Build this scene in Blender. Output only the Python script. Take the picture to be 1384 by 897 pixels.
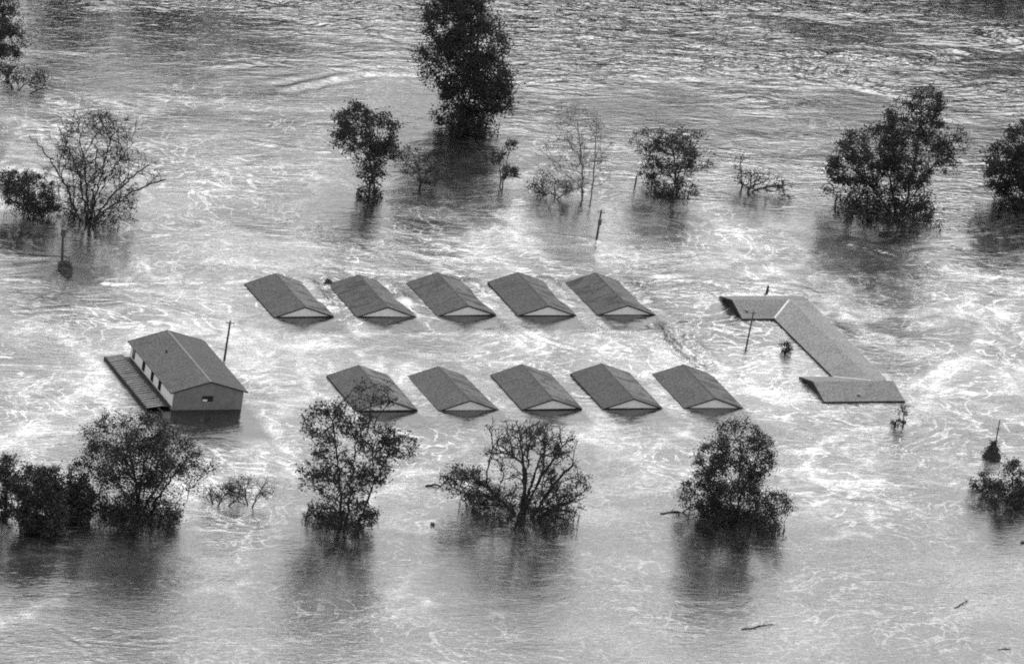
import bpy, math, random
import numpy as np
from mathutils import Vector, Matrix

# ------------------------------------------------------------------ clear
for o in list(bpy.data.objects):
    bpy.data.objects.remove(o, do_unlink=True)
sc = bpy.context.scene
COL = sc.collection
R = math.radians

# ------------------------------------------------------------------ camera
# long lens from an aircraft: 21.3 degrees down, horizon tipped by 9.3 degrees
cam_data = bpy.data.cameras.new('camera')
cam = bpy.data.objects.new('camera', cam_data)
COL.objects.link(cam)
th, ph, DIST = R(21.3), R(9.3), 1000.0
fwd = Vector((0, math.cos(th), -math.sin(th)))
up0 = Vector((0, math.sin(th), math.cos(th)))
right = math.cos(ph) * Vector((1, 0, 0)) + math.sin(ph) * up0
up = -math.sin(ph) * Vector((1, 0, 0)) + math.cos(ph) * up0
m = Matrix((right, up, -fwd)).transposed().to_4x4()
m.translation = -DIST * fwd
cam.matrix_world = m
cam_data.sensor_fit = 'HORIZONTAL'
cam_data.angle = R(7.2653)
cam_data.clip_start = 5.0
cam_data.clip_end = 20000.0
sc.camera = cam

# ------------------------------------------------------------------ sky and sun
SUN_EL, SUN_AZ = R(62), R(78)          # azimuth measured from +X towards +Y
world = bpy.data.worlds.new('World')
sc.world = world
world.use_nodes = True
wn, wl = world.node_tree.nodes, world.node_tree.links
wn.clear()
sky = wn.new('ShaderNodeTexSky')
sky.sky_type = 'NISHITA'
sky.sun_disc = False
sky.sun_elevation = SUN_EL
sky.sun_rotation = R(90) - SUN_AZ
sky.altitude = 100
sky.air_density = 1.4
sky.dust_density = 2.5
sky.ozone_density = 1.0
bw = wn.new('ShaderNodeRGBToBW')       # the photograph is black and white
bgd = wn.new('ShaderNodeBackground')
bgd.inputs['Strength'].default_value = 0.15
wo = wn.new('ShaderNodeOutputWorld')
wl.new(sky.outputs[0], bw.inputs[0])
wl.new(bw.outputs[0], bgd.inputs[0])
wl.new(bgd.outputs[0], wo.inputs[0])

sun_data = bpy.data.lights.new('sun', 'SUN')
sun_data.energy = .8
sun_data.angle = R(45)
sun_data.color = (1, 1, 1)
sun = bpy.data.objects.new('sun', sun_data)
COL.objects.link(sun)
sun_dir = Vector((math.cos(SUN_EL) * math.cos(SUN_AZ), math.cos(SUN_EL) * math.sin(SUN_AZ), math.sin(SUN_EL)))
sun.rotation_euler = sun_dir.to_track_quat('Z', 'Y').to_euler()
sun.location = sun_dir * 400

# ------------------------------------------------------------------ exposure
sc.view_settings.view_transform = 'Standard'
sc.view_settings.look = 'None'
sc.view_settings.exposure = 1.14
sc.view_settings.gamma = 1.0
sc.view_settings.use_curve_mapping = False
sc.render.engine = 'CYCLES'
sc.cycles.use_denoising = False        # a little sampling grain suits the grainy film
sc.cycles.max_bounces = 6
sc.cycles.filter_width = 1.9           # an old lens, a little soft

# ------------------------------------------------------------------ helpers
def tag(o, label=None, cat=None, group=None, kind=None):
    if label: o['label'] = label
    if cat: o['category'] = cat
    if group: o['group'] = group
    if kind: o['kind'] = kind
    return o

def empty(name, loc=(0, 0, 0), rz=0.0):
    o = bpy.data.objects.new(name, None)
    COL.objects.link(o)
    o.empty_display_size = 0.5
    o.location = loc
    o.rotation_euler = (0, 0, rz)
    return o

def mesh_obj(name, verts, faces, mat, parent=None, smooth=False):
    me = bpy.data.meshes.new(name)
    me.from_pydata([tuple(map(float, v)) for v in verts], [], [tuple(map(int, f)) for f in faces])
    me.materials.append(mat)
    if smooth:
        me.polygons.foreach_set('use_smooth', [True] * len(me.polygons))
    me.update()
    o = bpy.data.objects.new(name, me)
    COL.objects.link(o)
    if parent is not None:
        o.parent = parent
    return o

def copy_tree(o, parent=None):
    c = o.copy()
    COL.objects.link(c)
    c.parent = parent
    for ch in list(o.children):
        copy_tree(ch, c)
    return c

class MB:
    """collects shapes, builds one mesh"""
    def __init__(s): s.v, s.f = [], []
    def add(s, v, f):
        n = len(s.v); s.v += [tuple(p) for p in v]; s.f += [tuple(n + i for i in q) for q in f]; return s
    def box(s, x0, x1, y0, y1, z0, z1):
        v = [(x0, y0, z0), (x1, y0, z0), (x1, y1, z0), (x0, y1, z0), (x0, y0, z1), (x1, y0, z1), (x1, y1, z1), (x0, y1, z1)]
        return s.add(v, [(0, 3, 2, 1), (4, 5, 6, 7), (0, 1, 5, 4), (1, 2, 6, 5), (2, 3, 7, 6), (3, 0, 4, 7)])
    def hexa(s, bottom, top):
        """four bottom points and four top points, both counter-clockwise from above"""
        return s.add(list(bottom) + list(top), [(0, 3, 2, 1), (4, 5, 6, 7), (0, 1, 5, 4), (1, 2, 6, 5), (2, 3, 7, 6), (3, 0, 4, 7)])
    def prism(s, poly, off):
        n = len(poly); off = Vector(off)
        a = [Vector(p) for p in poly]; b = [p + off for p in a]
        return s.add(a + b, [tuple(range(n - 1, -1, -1)), tuple(range(n, 2 * n))] + [(i, (i + 1) % n, n + (i + 1) % n, n + i) for i in range(n)])
    def tube(s, pts, rad, sides=7):
        pts = [Vector(p) for p in pts]
        if not isinstance(rad, (list, tuple)): rad = [rad] * len(pts)
        n0 = len(s.v)
        for i, p in enumerate(pts):
            d = (pts[min(i + 1, len(pts) - 1)] - pts[max(i - 1, 0)]).normalized()
            ref = Vector((0, 0, 1)) if abs(d.z) < .9 else Vector((1, 0, 0))
            a = d.cross(ref).normalized(); b = d.cross(a)
            for k in range(sides):
                t = 2 * math.pi * k / sides
                s.v.append(tuple(p + rad[i] * (math.cos(t) * a + math.sin(t) * b)))
        for i in range(len(pts) - 1):
            for k in range(sides):
                k2 = (k + 1) % sides
                s.f.append((n0 + i * sides + k, n0 + i * sides + k2, n0 + (i + 1) * sides + k2, n0 + (i + 1) * sides + k))
        s.f.append(tuple(n0 + k for k in range(sides - 1, -1, -1)))
        e = n0 + (len(pts) - 1) * sides
        s.f.append(tuple(e + k for k in range(sides)))
        return s
    def build(s, name, mat, parent=None, smooth=False):
        return mesh_obj(name, s.v, s.f, mat, parent, smooth)

# value noise on arrays
def _hash(ix, iy, seed):
    with np.errstate(over='ignore'):
        h = (ix.astype(np.int64) * 374761393 + iy.astype(np.int64) * 668265263 + seed * 2147483647) & 0xffffffff
        h = ((h ^ (h >> 13)) * 1274126177) & 0xffffffff
        h = (h ^ (h >> 16)) & 0xffff
    return h / 65535.0

def vnoise(x, y, seed=0):
    ix, iy = np.floor(x), np.floor(y)
    fx, fy = x - ix, y - iy
    fx = fx * fx * fx * (fx * (fx * 6 - 15) + 10); fy = fy * fy * fy * (fy * (fy * 6 - 15) + 10)
    a, b = _hash(ix, iy, seed), _hash(ix + 1, iy, seed)
    c, d = _hash(ix, iy + 1, seed), _hash(ix + 1, iy + 1, seed)
    return (a * (1 - fx) + b * fx) * (1 - fy) + (c * (1 - fx) + d * fx) * fy

def fbm(x, y, seed=0, oct=4):
    s, a, t = 0, 1.0, 0
    for i in range(oct):
        s = s + a * vnoise(x * 2 ** i + 17.3 * i, y * 2 ** i - 9.1 * i, seed + i); t += a; a *= .5
    return s / t

def sstep(a, b, x):
    t = np.clip((x - a) / (b - a), 0, 1); return t * t * (3 - 2 * t)

# ------------------------------------------------------------------ materials (all grey: black-and-white photograph)
class NT:
    def __init__(s, name):
        s.m = bpy.data.materials.new(name); s.m.use_nodes = True
        s.t = s.m.node_tree; s.n = s.t.nodes; s.l = s.t.links
        s.b = s.n['Principled BSDF']
    def new(s, t, **kw):
        n = s.n.new(t)
        for k, v in kw.items():
            if k in n.inputs: n.inputs[k].default_value = v
            else: setattr(n, k, v)
        return n
    def coord(s, which='Object', scale=(1, 1, 1), rot=(0, 0, 0)):
        tc = s.new('ShaderNodeTexCoord'); mp = s.new('ShaderNodeMapping')
        mp.inputs['Scale'].default_value = scale; mp.inputs['Rotation'].default_value = rot
        s.l.new(tc.outputs[which], mp.inputs[0]); return mp.outputs[0]
    def noise(s, vec, scale, detail=3, rough=.55, dist=0.0):
        n = s.new('ShaderNodeTexNoise'); n.inputs['Scale'].default_value = scale; n.inputs['Detail'].default_value = detail
        n.inputs['Roughness'].default_value = rough; n.inputs['Distortion'].default_value = dist
        s.l.new(vec, n.inputs['Vector']); return n.outputs['Fac']
    def math(s, op, a, b=None, c=None, clamp=False):
        n = s.new('ShaderNodeMath', operation=op); n.use_clamp = clamp
        for i, v in enumerate((a, b, c)):
            if v is None: continue
            if isinstance(v, (int, float)): n.inputs[i].default_value = v
            else: s.l.new(v, n.inputs[i])
        return n.outputs[0]
    def ramp(s, v, a, b, lo, hi):
        n = s.new('ShaderNodeMapRange'); n.interpolation_type = 'SMOOTHSTEP'
        s.l.new(v, n.inputs[0])
        for i, q in enumerate((a, b, lo, hi)):
            if isinstance(q, (int, float)): n.inputs[i + 1].default_value = q
            else: s.l.new(q, n.inputs[i + 1])
        return n.outputs[0]
    def grey(s, v):
        c = s.new('ShaderNodeCombineColor')
        for i in range(3): s.l.new(v, c.inputs[i])
        return c.outputs[0]
    def bump(s, h, strength, dist):
        b = s.new('ShaderNodeBump'); b.inputs['Strength'].default_value = strength; b.inputs['Distance'].default_value = dist
        s.l.new(h, b.inputs['Height']); return b.outputs[0]

def plain(name, lo, hi, scale=3.0, rough=.8, bump=.02, fine=5.0, streak=None):
    k = NT(name)
    v = k.coord('Object')
    a = k.noise(v, scale, 4); b = k.noise(v, fine, 2, .7)
    f = k.math('ADD', k.math('MULTIPLY', a, .55), k.math('MULTIPLY', b, .45))
    val = k.ramp(f, .32, .68, lo, hi)
    k.l.new(k.grey(val), k.b.inputs['Base Color'])
    k.b.inputs['Roughness'].default_value = rough
    if bump: k.l.new(k.bump(b, .6, bump), k.b.inputs['Normal'])
    return k.m

def roof_mat(name, lo, hi, wet=0.0):
    """asphalt roofing: courses, mineral grain, weather streaks down the slope, wet patches on some"""
    k = NT(name)
    tc = k.new('ShaderNodeTexCoord')
    info = k.new('ShaderNodeObjectInfo')
    off = k.new('ShaderNodeVectorMath', operation='SCALE'); off.inputs['Scale'].default_value = 60.0
    cmb = k.new('ShaderNodeCombineXYZ')
    for i in range(3): k.l.new(info.outputs['Random'], cmb.inputs[i])
    k.l.new(cmb.outputs[0], off.inputs[0])
    add = k.new('ShaderNodeVectorMath', operation='ADD')
    k.l.new(tc.outputs['Object'], add.inputs[0]); k.l.new(off.outputs[0], add.inputs[1])
    v = add.outputs[0]
    mp = k.new('ShaderNodeMapping'); mp.inputs['Scale'].default_value = (.35, 2.2, .35); k.l.new(v, mp.inputs[0])
    streak = k.noise(mp.outputs[0], 1.0, 4, .6)
    grain = k.noise(v, 4.2, 2, .7)
    broad = k.noise(v, .35, 3)
    f = k.math('ADD', k.math('MULTIPLY', grain, .7), k.math('ADD', k.math('MULTIPLY', streak, .18), k.math('MULTIPLY', broad, .12)))
    val = k.ramp(f, .38, .62, lo * .75, hi * 1.2)
    k.b.inputs['Roughness'].default_value = .85
    if wet:
        mp2 = k.new('ShaderNodeMapping'); mp2.inputs['Scale'].default_value = (.35, 1.0, .3); mp2.inputs['Rotation'].default_value = (0, 0, R(-20)); k.l.new(v, mp2.inputs[0])
        w = k.ramp(k.noise(mp2.outputs[0], .9, 5, .62, .6), .46, .62, 1.0, 1.0 - wet)
        val = k.math('MULTIPLY', val, w)
    val = k.math('MULTIPLY', val, k.ramp(info.outputs['Random'], 0.0, 1.0, .86, 1.14))
    k.l.new(k.grey(val), k.b.inputs['Base Color'])
    course = k.new('ShaderNodeTexWave', wave_type='BANDS', bands_direction='X'); course.inputs['Scale'].default_value = 1.1; course.inputs['Distortion'].default_value = .6
    k.l.new(v, course.inputs['Vector'])
    h = k.math('ADD', grain, k.math('MULTIPLY', course.outputs['Fac'], .35))
    k.l.new(k.bump(h, .5, .03), k.b.inputs['Normal'])
    return k.m

M = {}
M['roof'] = roof_mat('roof_shingle', .026, .060)
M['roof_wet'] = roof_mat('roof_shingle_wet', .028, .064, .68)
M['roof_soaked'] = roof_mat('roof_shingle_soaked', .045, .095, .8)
M['roof_pale'] = roof_mat('roof_pale', .105, .16)
M['gable'] = plain('gable_paint', .76, .90, 1.2, .7, .005, 5)
M['white'] = plain('white_paint', .80, .90, 1.2, .6, .01, 9)
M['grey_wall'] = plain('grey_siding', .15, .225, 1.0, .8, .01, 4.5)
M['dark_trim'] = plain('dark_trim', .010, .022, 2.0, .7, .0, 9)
M['metal'] = plain('weathered_metal', .03, .11, 1.6, .6, .01, 4)
M['ridge'] = plain('ridge_metal', .10, .16, 2, .6, .0, 8)
M['flashing'] = plain('flashing', .30, .42, 2, .5, .0, 8)
M['glass'] = plain('window_dark', .012, .02, 2, .15, .0, 5)
M['pole'] = plain('pole_wood', .03, .07, 4, .85, .02, 20)
M['steel'] = plain('transformer_steel', .05, .08, 3, .5, .0, 12)
M['ceramic'] = plain('insulator', .25, .35, 3, .3, .0, 12)
M['bark'] = plain('bark', .016, .042, 2.5, .9, .03, 14)
M['bark_pale'] = plain('bark_pale', .10, .2, 2.5, .9, .03, 14)
M['debris'] = plain('debris_wood', .012, .035, 3, .9, .03, 14)
M['mud'] = plain('river_bed', .08, .14, .3, .95, .0, 2)

def leaf_mat(name, lo, hi):
    k = NT(name)
    v = k.coord('Object')
    val = k.ramp(k.math('ADD', k.math('MULTIPLY', k.noise(v, .8, 3), .6), k.math('MULTIPLY', k.noise(v, 5.0, 2), .4)), .35, .65, lo, hi)
    k.l.new(k.grey(val), k.b.inputs['Base Color'])
    k.b.inputs['Roughness'].default_value = .75
    k.b.inputs['Specular IOR Level'].default_value = .25
    return k.m
M['leaf'] = leaf_mat('leaf', .018, .050)
M['leaf_dry'] = leaf_mat('leaf_dry', .07, .16)

# ================================================================== THE SETTING
AXIS = R(25.2)                          # the buildings' axes: g across, l along
CG, SG = math.cos(AXIS), math.sin(AXIS)

# foam lines drawn out by the eddies: (points in metres), width, strength
FOAM = [
 ( [(-56.9, -62.2), (-52.7, -53.3), (-48.0, -39.3), (-47.3, -29.2)] , 4 , 0.8 ),
 ( [(-60.1, -27.5), (-56.1, -23.2), (-51.0, -28.3), (-47.1, -38.9)] , 3 , 0.7 ),
 ( [(-50.8, -113.6), (-47.3, -108.0), (-43.8, -101.2), (-42.6, -98.6)] , 2.2 , 1 ),
 ( [(-23.3, -90.5), (-25.4, -90.3), (-27.7, -93.4), (-26.1, -94.5), (-24.8, -97.2)] , 0.9 , 0.9 ),
 ( [(-1.9, -72.8), (-4.2, -77.1), (-7.7, -82.9), (-8.6, -88.3), (-6.2, -86.2), (-3.5, -87.7)] , 0.9 , 0.9 ),
 ( [(46.5, -11.8), (41.1, -17.1), (38.0, -23.8), (38.7, -30.2), (41.5, -34.2), (47.7, -28.7)] , 1.1 , 0.9 ),
 ( [(64.0, 47.1), (59.2, 23.7), (55.5, 9.2), (50.1, -5.8), (43.0, -21.1)] , 3 , 0.6 ),
 ( [(41.1, 26.0), (45.0, 19.9), (51.7, 17.7)] , 1.5 , 0.6 ),
 ( [(44.7, -39.4), (45.9, -40.7), (46.8, -44.3)] , 0.9 , 0.8 ),
 ( [(39.6, -50.1), (43.5, -46.8), (46.2, -47.5)] , 0.9 , 0.6 ),
 ( [(-32.3, -72.2), (-28.8, -73.0), (-22.8, -71.6)] , 0.6 , 0.9 ),
 ( [(-32.3, -76.7), (-26.7, -77.0), (-21.8, -72.7)] , 0.7 , 0.9 ),
 ( [(-27.4, -58.7), (-25.6, -39.1), (-21.9, -30.1)] , 1.8 , 0.8 ),
 ( [(-25.7, -17.0), (-19.0, -9.4), (-12.0, -3.8), (-4.4, -7.4)] , 2.5 , 0.5 ),
 ( [(-13.8, -4.1), (-11.8, -7.0), (-6.9, -3.5)] , 1.3 , 0.8 ),
 ( [(0.2, -6.6), (2.6, 0.8), (4.7, 4.3)] , 1.3 , 0.7 ),
 ( [(-2.4, -38.5), (-8.7, -50.6), (-13.1, -61.8)] , 0.8 , 0.6 ),
 ( [(-20.6, -67.2), (-14.0, -62.1), (-8.4, -54.0)] , 0.8 , 0.6 ),
 ( [(-13.7, -99.4), (-9.1, -92.2), (-3.5, -87.7)] , 1.0 , 0.7 ),
 ( [(-52.8, -96.4), (-48.2, -92.3)] , 1.2 , 0.8 ),
 ( [(-47.0, -48.4), (-51.9, -60.0), (-54.2, -70.2)] , 2 , 0.8 ),
 ( [(-34.3, -95.1), (-31.7, -96.2), (-28.6, -92.8)] , 0.8 , 0.6 ),
 ( [(35.2, -36.4), (39.6, -33.3), (47.7, -28.7)] , 0.7 , 0.8 ),
 ( [(-3.9, -14.8), (-7.8, -11.0), (-12.9, -16.3)] , 1.0 , 0.5 ),
 ( [(-29.3, -47.8), (-24.8, -48.2), (-22.4, -56.5)] , 1.5 , 0.7 ),
 ( [(25.5, -16.6), (20.5, -28.5), (17.1, -32.4)] , 0.9 , 0.5 ),
 ( [(-56.5, -43.0), (-51.7, -38.5), (-45.8, -43.1)] , 2.5 , 0.6 ),
 ( [(17.2, -34.7), (20.4, -26.1), (23.0, -23.8)] , 0.6 , 0.6 ),
 ( [(47.5, -16.8), (44.0, -27.9), (46.0, -34.2), (51.4, -36.5)] , 0.9 , 0.6 ),
 ( [(50.0, -0.8), (52.7, 5.4), (56.4, 17.2)] , 2 , 0.7 ),
 ( [(-6.4, -83.5), (-3.7, -84.5), (-4.9, -91.5)] , 0.6 , 0.6 ),
 ( [(34.7, -17.5), (38.4, -18.3)] , 0.8 , 0.5 ),
]

# standing ripples and current seams: line, height, width
RIDGES = [
 ([(17.4, 13.1), (19.5, 8.4), (21.5, 3.2), (23.6, -1.3)], .62, 1.1), ([(16.8, 25.5), (21.0, 28.5), (25.3, 28.4), (30.5, 29.7), (35.8, 29.7)], .45, .8),
 ([(59.2, -13.4), (55.7, -16.3), (52.6, -20.6)], .14, .5), ([(59.4, -14.0), (56.6, -18.1), (53.2, -22.0)], .1, .5), ([(9.0, 36.5), (6.3, 36.8), (2.9, 36.1)], .12, .6),
 ([(-33.6, 2.4), (-37.4, 0.2), (-41.9, -1.1), (-47.1, -4.8), (-50.7, -5.7)], .2, .6), ([(-38.4, 52.1), (-32.5, 52.0), (-26.7, 52.8)], .25, .8), ([(-62.6, 33.4), (-54.2, 35.5), (-49.1, 32.9)], .12, .6),
 ([(-18.5, 88.2), (-23.4, 86.4), (-29.1, 81.5), (-35.4, 73.9)], .3, 1.2), ([(29.5, 113.3), (34.1, 117.7), (40.3, 115.5), (45.5, 114.1)], .45, 1.2), ([(35.0, 122.2), (41.2, 123.7), (48.4, 125.7), (54.6, 131.9)], .4, 1.2),
 ([(59.8, 144.1), (64.4, 141.6), (68.2, 138.7)], .4, 1.2), ([(41.6, 50.5), (48.4, 49.5), (55.2, 55.4)], .15, 1.2),
 ([(-5.3, 22.0), (-0.4, 20.3), (5.1, 22.3)], .16, .5), ([(-26.2, 11.1), (-16.9, 12.2), (-9.7, 16.6)], .14, .5), ([(12.4, 28.9), (17.9, 34.1), (23.5, 38.0)], .1, .8), ([(33.6, 22.6), (39.3, 20.0), (47.0, 15.6)], .08, .6),
 ([(0.6, 2.5), (4.5, -0.9), (9.2, -2.6)], .25, .8), ([(8.1, 11.0), (11.7, 3.6), (14.6, 1.1)], .34, .9), ([(17.5, -42.8), (20.3, -44.7), (21.8, -49.1)], .12, .5), ([(20.0, -38.2), (23.7, -40.2), (26.3, -37.9)], .1, .5),
 ([(40.6, -34.1), (45.0, -33.4), (50.0, -32.0)], .1, .5), ([(50.5, -36.9), (53.2, -38.1), (56.8, -34.2)], .1, .5), ([(-45.1, -112.3), (-42.3, -115.3), (-39.4, -118.3)], .1, .7), ([(30.5, -55.8), (37.5, -54.0), (44.5, -52.8)], .08, .5),
 ([(-55.8, -5.7), (-57.2, -13.5), (-60.0, -21.1)], .18, .6), ([(28.7, 12.5), (24.4, 13.2), (21.8, 8.2)], .3, .7)]

HOUSE_W, HOUSE_L, HOUSE_H = 7.85, 10.45, 1.32
FAR_ROW = [(-29.14, -8.26), (-19.19, -3.62), (-9.43, 1.22), (0.43, 5.68), (10.27, 10.42)]
NEAR_ROW = [(-16.88, -34.28), (-7.12, -29.73), (2.73, -25.20), (12.46, -20.66), (22.28, -16.05)]
WING = (32.39, 18.83)
HALL = (-38.47, -43.25)
# trees whose mirror images get less foam: position and half width
MIRROR_TREES = [(-54.9, 14.3, 7), (-61.9, 12.6, 4), (-21.5, 38.6, 4), (-11.5, 70, 8.5), (5, 50.9, 4.5), (17.5, 57.9, 5), (46, 64.4, 8), (64, 74.3, 5), (-49, -84, 5), (-38.5, -77.3, 7.5), (-15.5, -69, 6), (4.9, -58.2, 8), (29.6, -49.3, 7), (62, -28, 4), (29, 63.8, 3)]
POLES = [(-33.84, -24.88), (29.15, 7.09), (8.78, 36.64), (-56.44, -0.76), (60.5, -15.6)]

def seg_dist(x, y, pts):
    d = np.full(x.shape, 1e9)
    for (ax, ay), (bx, by) in zip(pts[:-1], pts[1:]):
        vx, vy = bx - ax, by - ay
        t = np.clip(((x - ax) * vx + (y - ay) * vy) / (vx * vx + vy * vy + 1e-9), 0, 1)
        d = np.minimum(d, np.hypot(x - ax - t * vx, y - ay - t * vy))
    return d

def grow_axis(lo, hi, step):
    a = list(np.arange(lo, hi + step / 2, step))
    s, q = step, a[-1]
    while q < 4200: s *= 1.5; q += s; a.append(q)
    s, q = step, a[0]
    while q > -4200: s *= 1.5; q -= s; a.insert(0, q)
    return np.array(a)

gx, gy = grow_axis(-84, 74, .4), grow_axis(-130, 172, .4)
X, Y = np.meshgrid(gx, gy, indexing='ij')
x, y = X.ravel(), Y.ravel()
near = ((abs(x) < 110) & (abs(y) < 200)).astype(float)
U, V = x * CG + y * SG, -x * SG + y * CG
wu, wv = fbm(x / 14, y / 14, 31, 3) - .5, fbm(x / 14, y / 14, 57, 3) - .5     # slow eddies bend everything
EU, EV = U + 9 * wu, V + 9 * wv

# chop: how steep the waves run.  The open river beyond the trees is rough, the sheltered water near the camera is calm
chop = .26 + 1.0 * sstep(35, 110, y + .15 * x) - .04 * sstep(-30, -75, y - .35 * x)
chop *= .38 + 1.3 * sstep(.28, .74, fbm(EU / 24, EV / 13, 5, 3))
for (px, py, ru, rv, k) in [(-42, 58, 14, 9, .45), (-32, 92, 12, 8, .35), (14, 92, 9, 9, .4), (8, 74, 12, 6, .35), (62, 158, 24, 15, .75)]:          # smooth slicks on the open river
    a, b = (x - px) * CG + (y - py) * SG, -(x - px) * SG + (y - py) * CG
    chop *= 1 - k * np.exp(-(a / ru) ** 2 - (b / rv) ** 2)
for (px, py, ru, rv, k) in [(33, 118, 11, 6, 1.1), (44, 128, 9, 5, 1.0), (52, 48, 14, 9, .5), (-38, 84, 12, 5, .6), (-20, 66, 14, 3.5, .5), (28, 27, 9, 3, .9), (21, 24, 6, 3, .8), (20, 7, 3, 9, 1.6), (11, 5, 3, 6, 1.0), (26, 10, 5, 7, .9), (0, 1, 3, 5, .7), (-33, 20, 12, 4, .5), (-58, -12, 6, 10, .6)]:
    a, b = (x - px) * CG + (y - py) * SG, -(x - px) * SG + (y - py) * CG
    chop += k * np.exp(-(a / ru) ** 2 - (b / rv) ** 2)
chop = np.clip(chop, .06, 2.2)

h = near * chop * (.20 * (fbm(EU / 8.5, EV / 3.0, 11, 3) - .5) + .09 * (vnoise(EU / 3.6, EV / 1.35, 23) - .5))
h += near * .10 * (fbm(x / 30, y / 30, 3, 2) - .5)

# water heaped against the upstream side of the far row and over the low eaves there
for i, (hx, hy) in enumerate(FAR_ROW):
    a, b = (x - hx) * CG + (y - hy) * SG, -(x - hx) * SG + (y - hy) * CG
    n = fbm(a / 3.2 + 40 * i, b / 2.6, 91 + i, 2)
    amp = (.40, .50, .46, .42, .52)[i]
    h += amp * np.exp(-((a - 8.8) / np.where(a > 8.8, .95, 2.6)) ** 2) * sstep(1.0, 5.5, b + 2.4 * (n - .5)) * sstep(14.5, 9.8, b) * (.25 + 1.35 * n)
    # rough seam of water trailing from the front right corner
    if i == 4:
        h += .12 * np.exp(-((a - 8.6 - .16 * b) / 1.2) ** 2) * sstep(1, -2, b) * sstep(-22, -8, b)
a, b = (x - WING[0]) * CG + (y - WING[1]) * SG, -(x - WING[0]) * SG + (y - WING[1]) * CG
n = fbm(a / 2, b / 2.4, 77, 3)
h += .30 * np.exp(-((a - 7.6) / 1.0) ** 2) * sstep(-21, -17, b) * sstep(7, 3, b) * n
h += .34 * np.exp(-((b - 8.6) / .8) ** 2) * sstep(-9, -5, a) * sstep(9, 5, a) * (.4 + n)
# bow waves and trailing wakes of poles and of the debris caught on them (the flood runs right to left)
for (px, py), L_, amp in ((POLES[2], 10, .16), (POLES[3], 9, .22), (POLES[4], 11, .16), ((47.4, 62.5), 12, .18), ((22.4, -49.3), 8, .12), ((-23.6, 6.0), 5, .15)):
    a, b = -(x - px) * CG - (y - py) * SG, -(x - px) * SG + (y - py) * CG      # a: downstream
    for sgn in (-1, 1):
        h += amp * np.exp(-((b - sgn * (.5 + .22 * a)) / .55) ** 2) * sstep(-1.2, .3, a) * np.exp(-np.clip(a, 0, None) / L_ * 1.6) * sstep(L_, L_ * .4, a)
    h += amp * .8 * np.exp(-((a + .7) / .7) ** 2 - (b / 1.1) ** 2)
rx, ry = 1.6 * (fbm(x / 4, y / 4, 401, 3) - .5), 1.6 * (fbm(x / 4, y / 4, 431, 3) - .5)
for i, (pts, am, wd) in enumerate(RIDGES):
    d = seg_dist(x + rx, y + ry, pts)
    h += .65 * am * np.cos(d * 2.6 / wd) * np.exp(-(d / (2.0 * wd)) ** 2) * (.2 + 1.3 * vnoise(x / 2.2 + i * 7, y / 2.2, 461))
edge = np.ones_like(h)                  # keep the water off the front eaves and gables
for (hx, hy) in FAR_ROW + NEAR_ROW:
    a, b = (x - hx) * CG + (y - hy) * SG, -(x - hx) * SG + (y - hy) * CG
    edge *= 1 - .85 * np.exp(-((b + 1.0) / 2.2) ** 2) * sstep(-3, -.5, a) * sstep(11, 8.3, a)
    edge *= 1 - .7 * np.exp(-((a + .4) / 1.2) ** 2) * sstep(-2, 0, b) * sstep(12, 10, b)
h = h * edge
a, b = (x - HALL[0]) * CG + (y - HALL[1]) * SG, -(x - HALL[0]) * SG + (y - HALL[1]) * CG
h *= 1 - .9 * sstep(-6, -3.5, a) * sstep(12, 9, a) * sstep(-6, -2, b) * sstep(19, 16, b)

# foam
band = sstep(-150, -55, y - .3 * x) * sstep(95, 30, y - .1 * x)
ridge = 1 - np.abs(fbm(EU / 9 + 2 * wu, EV / 9, 201, 4) - .5) * 9
patch = fbm(EU / 22, EV / 16, 141, 3)
foam = .40 * np.clip(ridge, 0, 1) * sstep(.42, .66, patch) * band * sstep(-75, -35, y - .55 * x)
foam += .30 * np.clip(1 - np.abs(fbm(EU / 5, EV / 4, 261, 4) - .5) * 13, 0, 1) * sstep(.40, .62, fbm(x / 18, y / 18, 281, 2)) * (.15 + .85 * band) * sstep(-95, -40, y - .55 * x)
foam += .15 * sstep(.44, .74, fbm(EU / 15, EV / 8, 171, 5)) * band
def y_mean(pts): return sum(q[1] for q in pts) / len(pts)
jx, jy = 3.0 * (fbm(x / 3.5, y / 3.5, 301, 3) - .5), 2.2 * (fbm(x / 3.5, y / 3.5, 331, 3) - .5)
for pts, wd, st in FOAM:
    d = seg_dist(x + jx, y + jy, pts)
    foam += st * (.75 if y_mean(pts) > -65 else .45) * (.55 * np.exp(-(d / (.22 + wd * .30)) ** 2) + .10 * np.exp(-(d / (wd * 1.7)) ** 2)) * (.1 + 1.5 * fbm(EU / 2.6, EV / 1.6, 371, 3))
foam += .055 * sstep(95, 30, y - .2 * x) + .05 * fbm(EU / 8, EV / 3, 191, 4) * sstep(60, -40, y)  # thin even foam haze, brightens the water in place of sky glare
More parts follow.
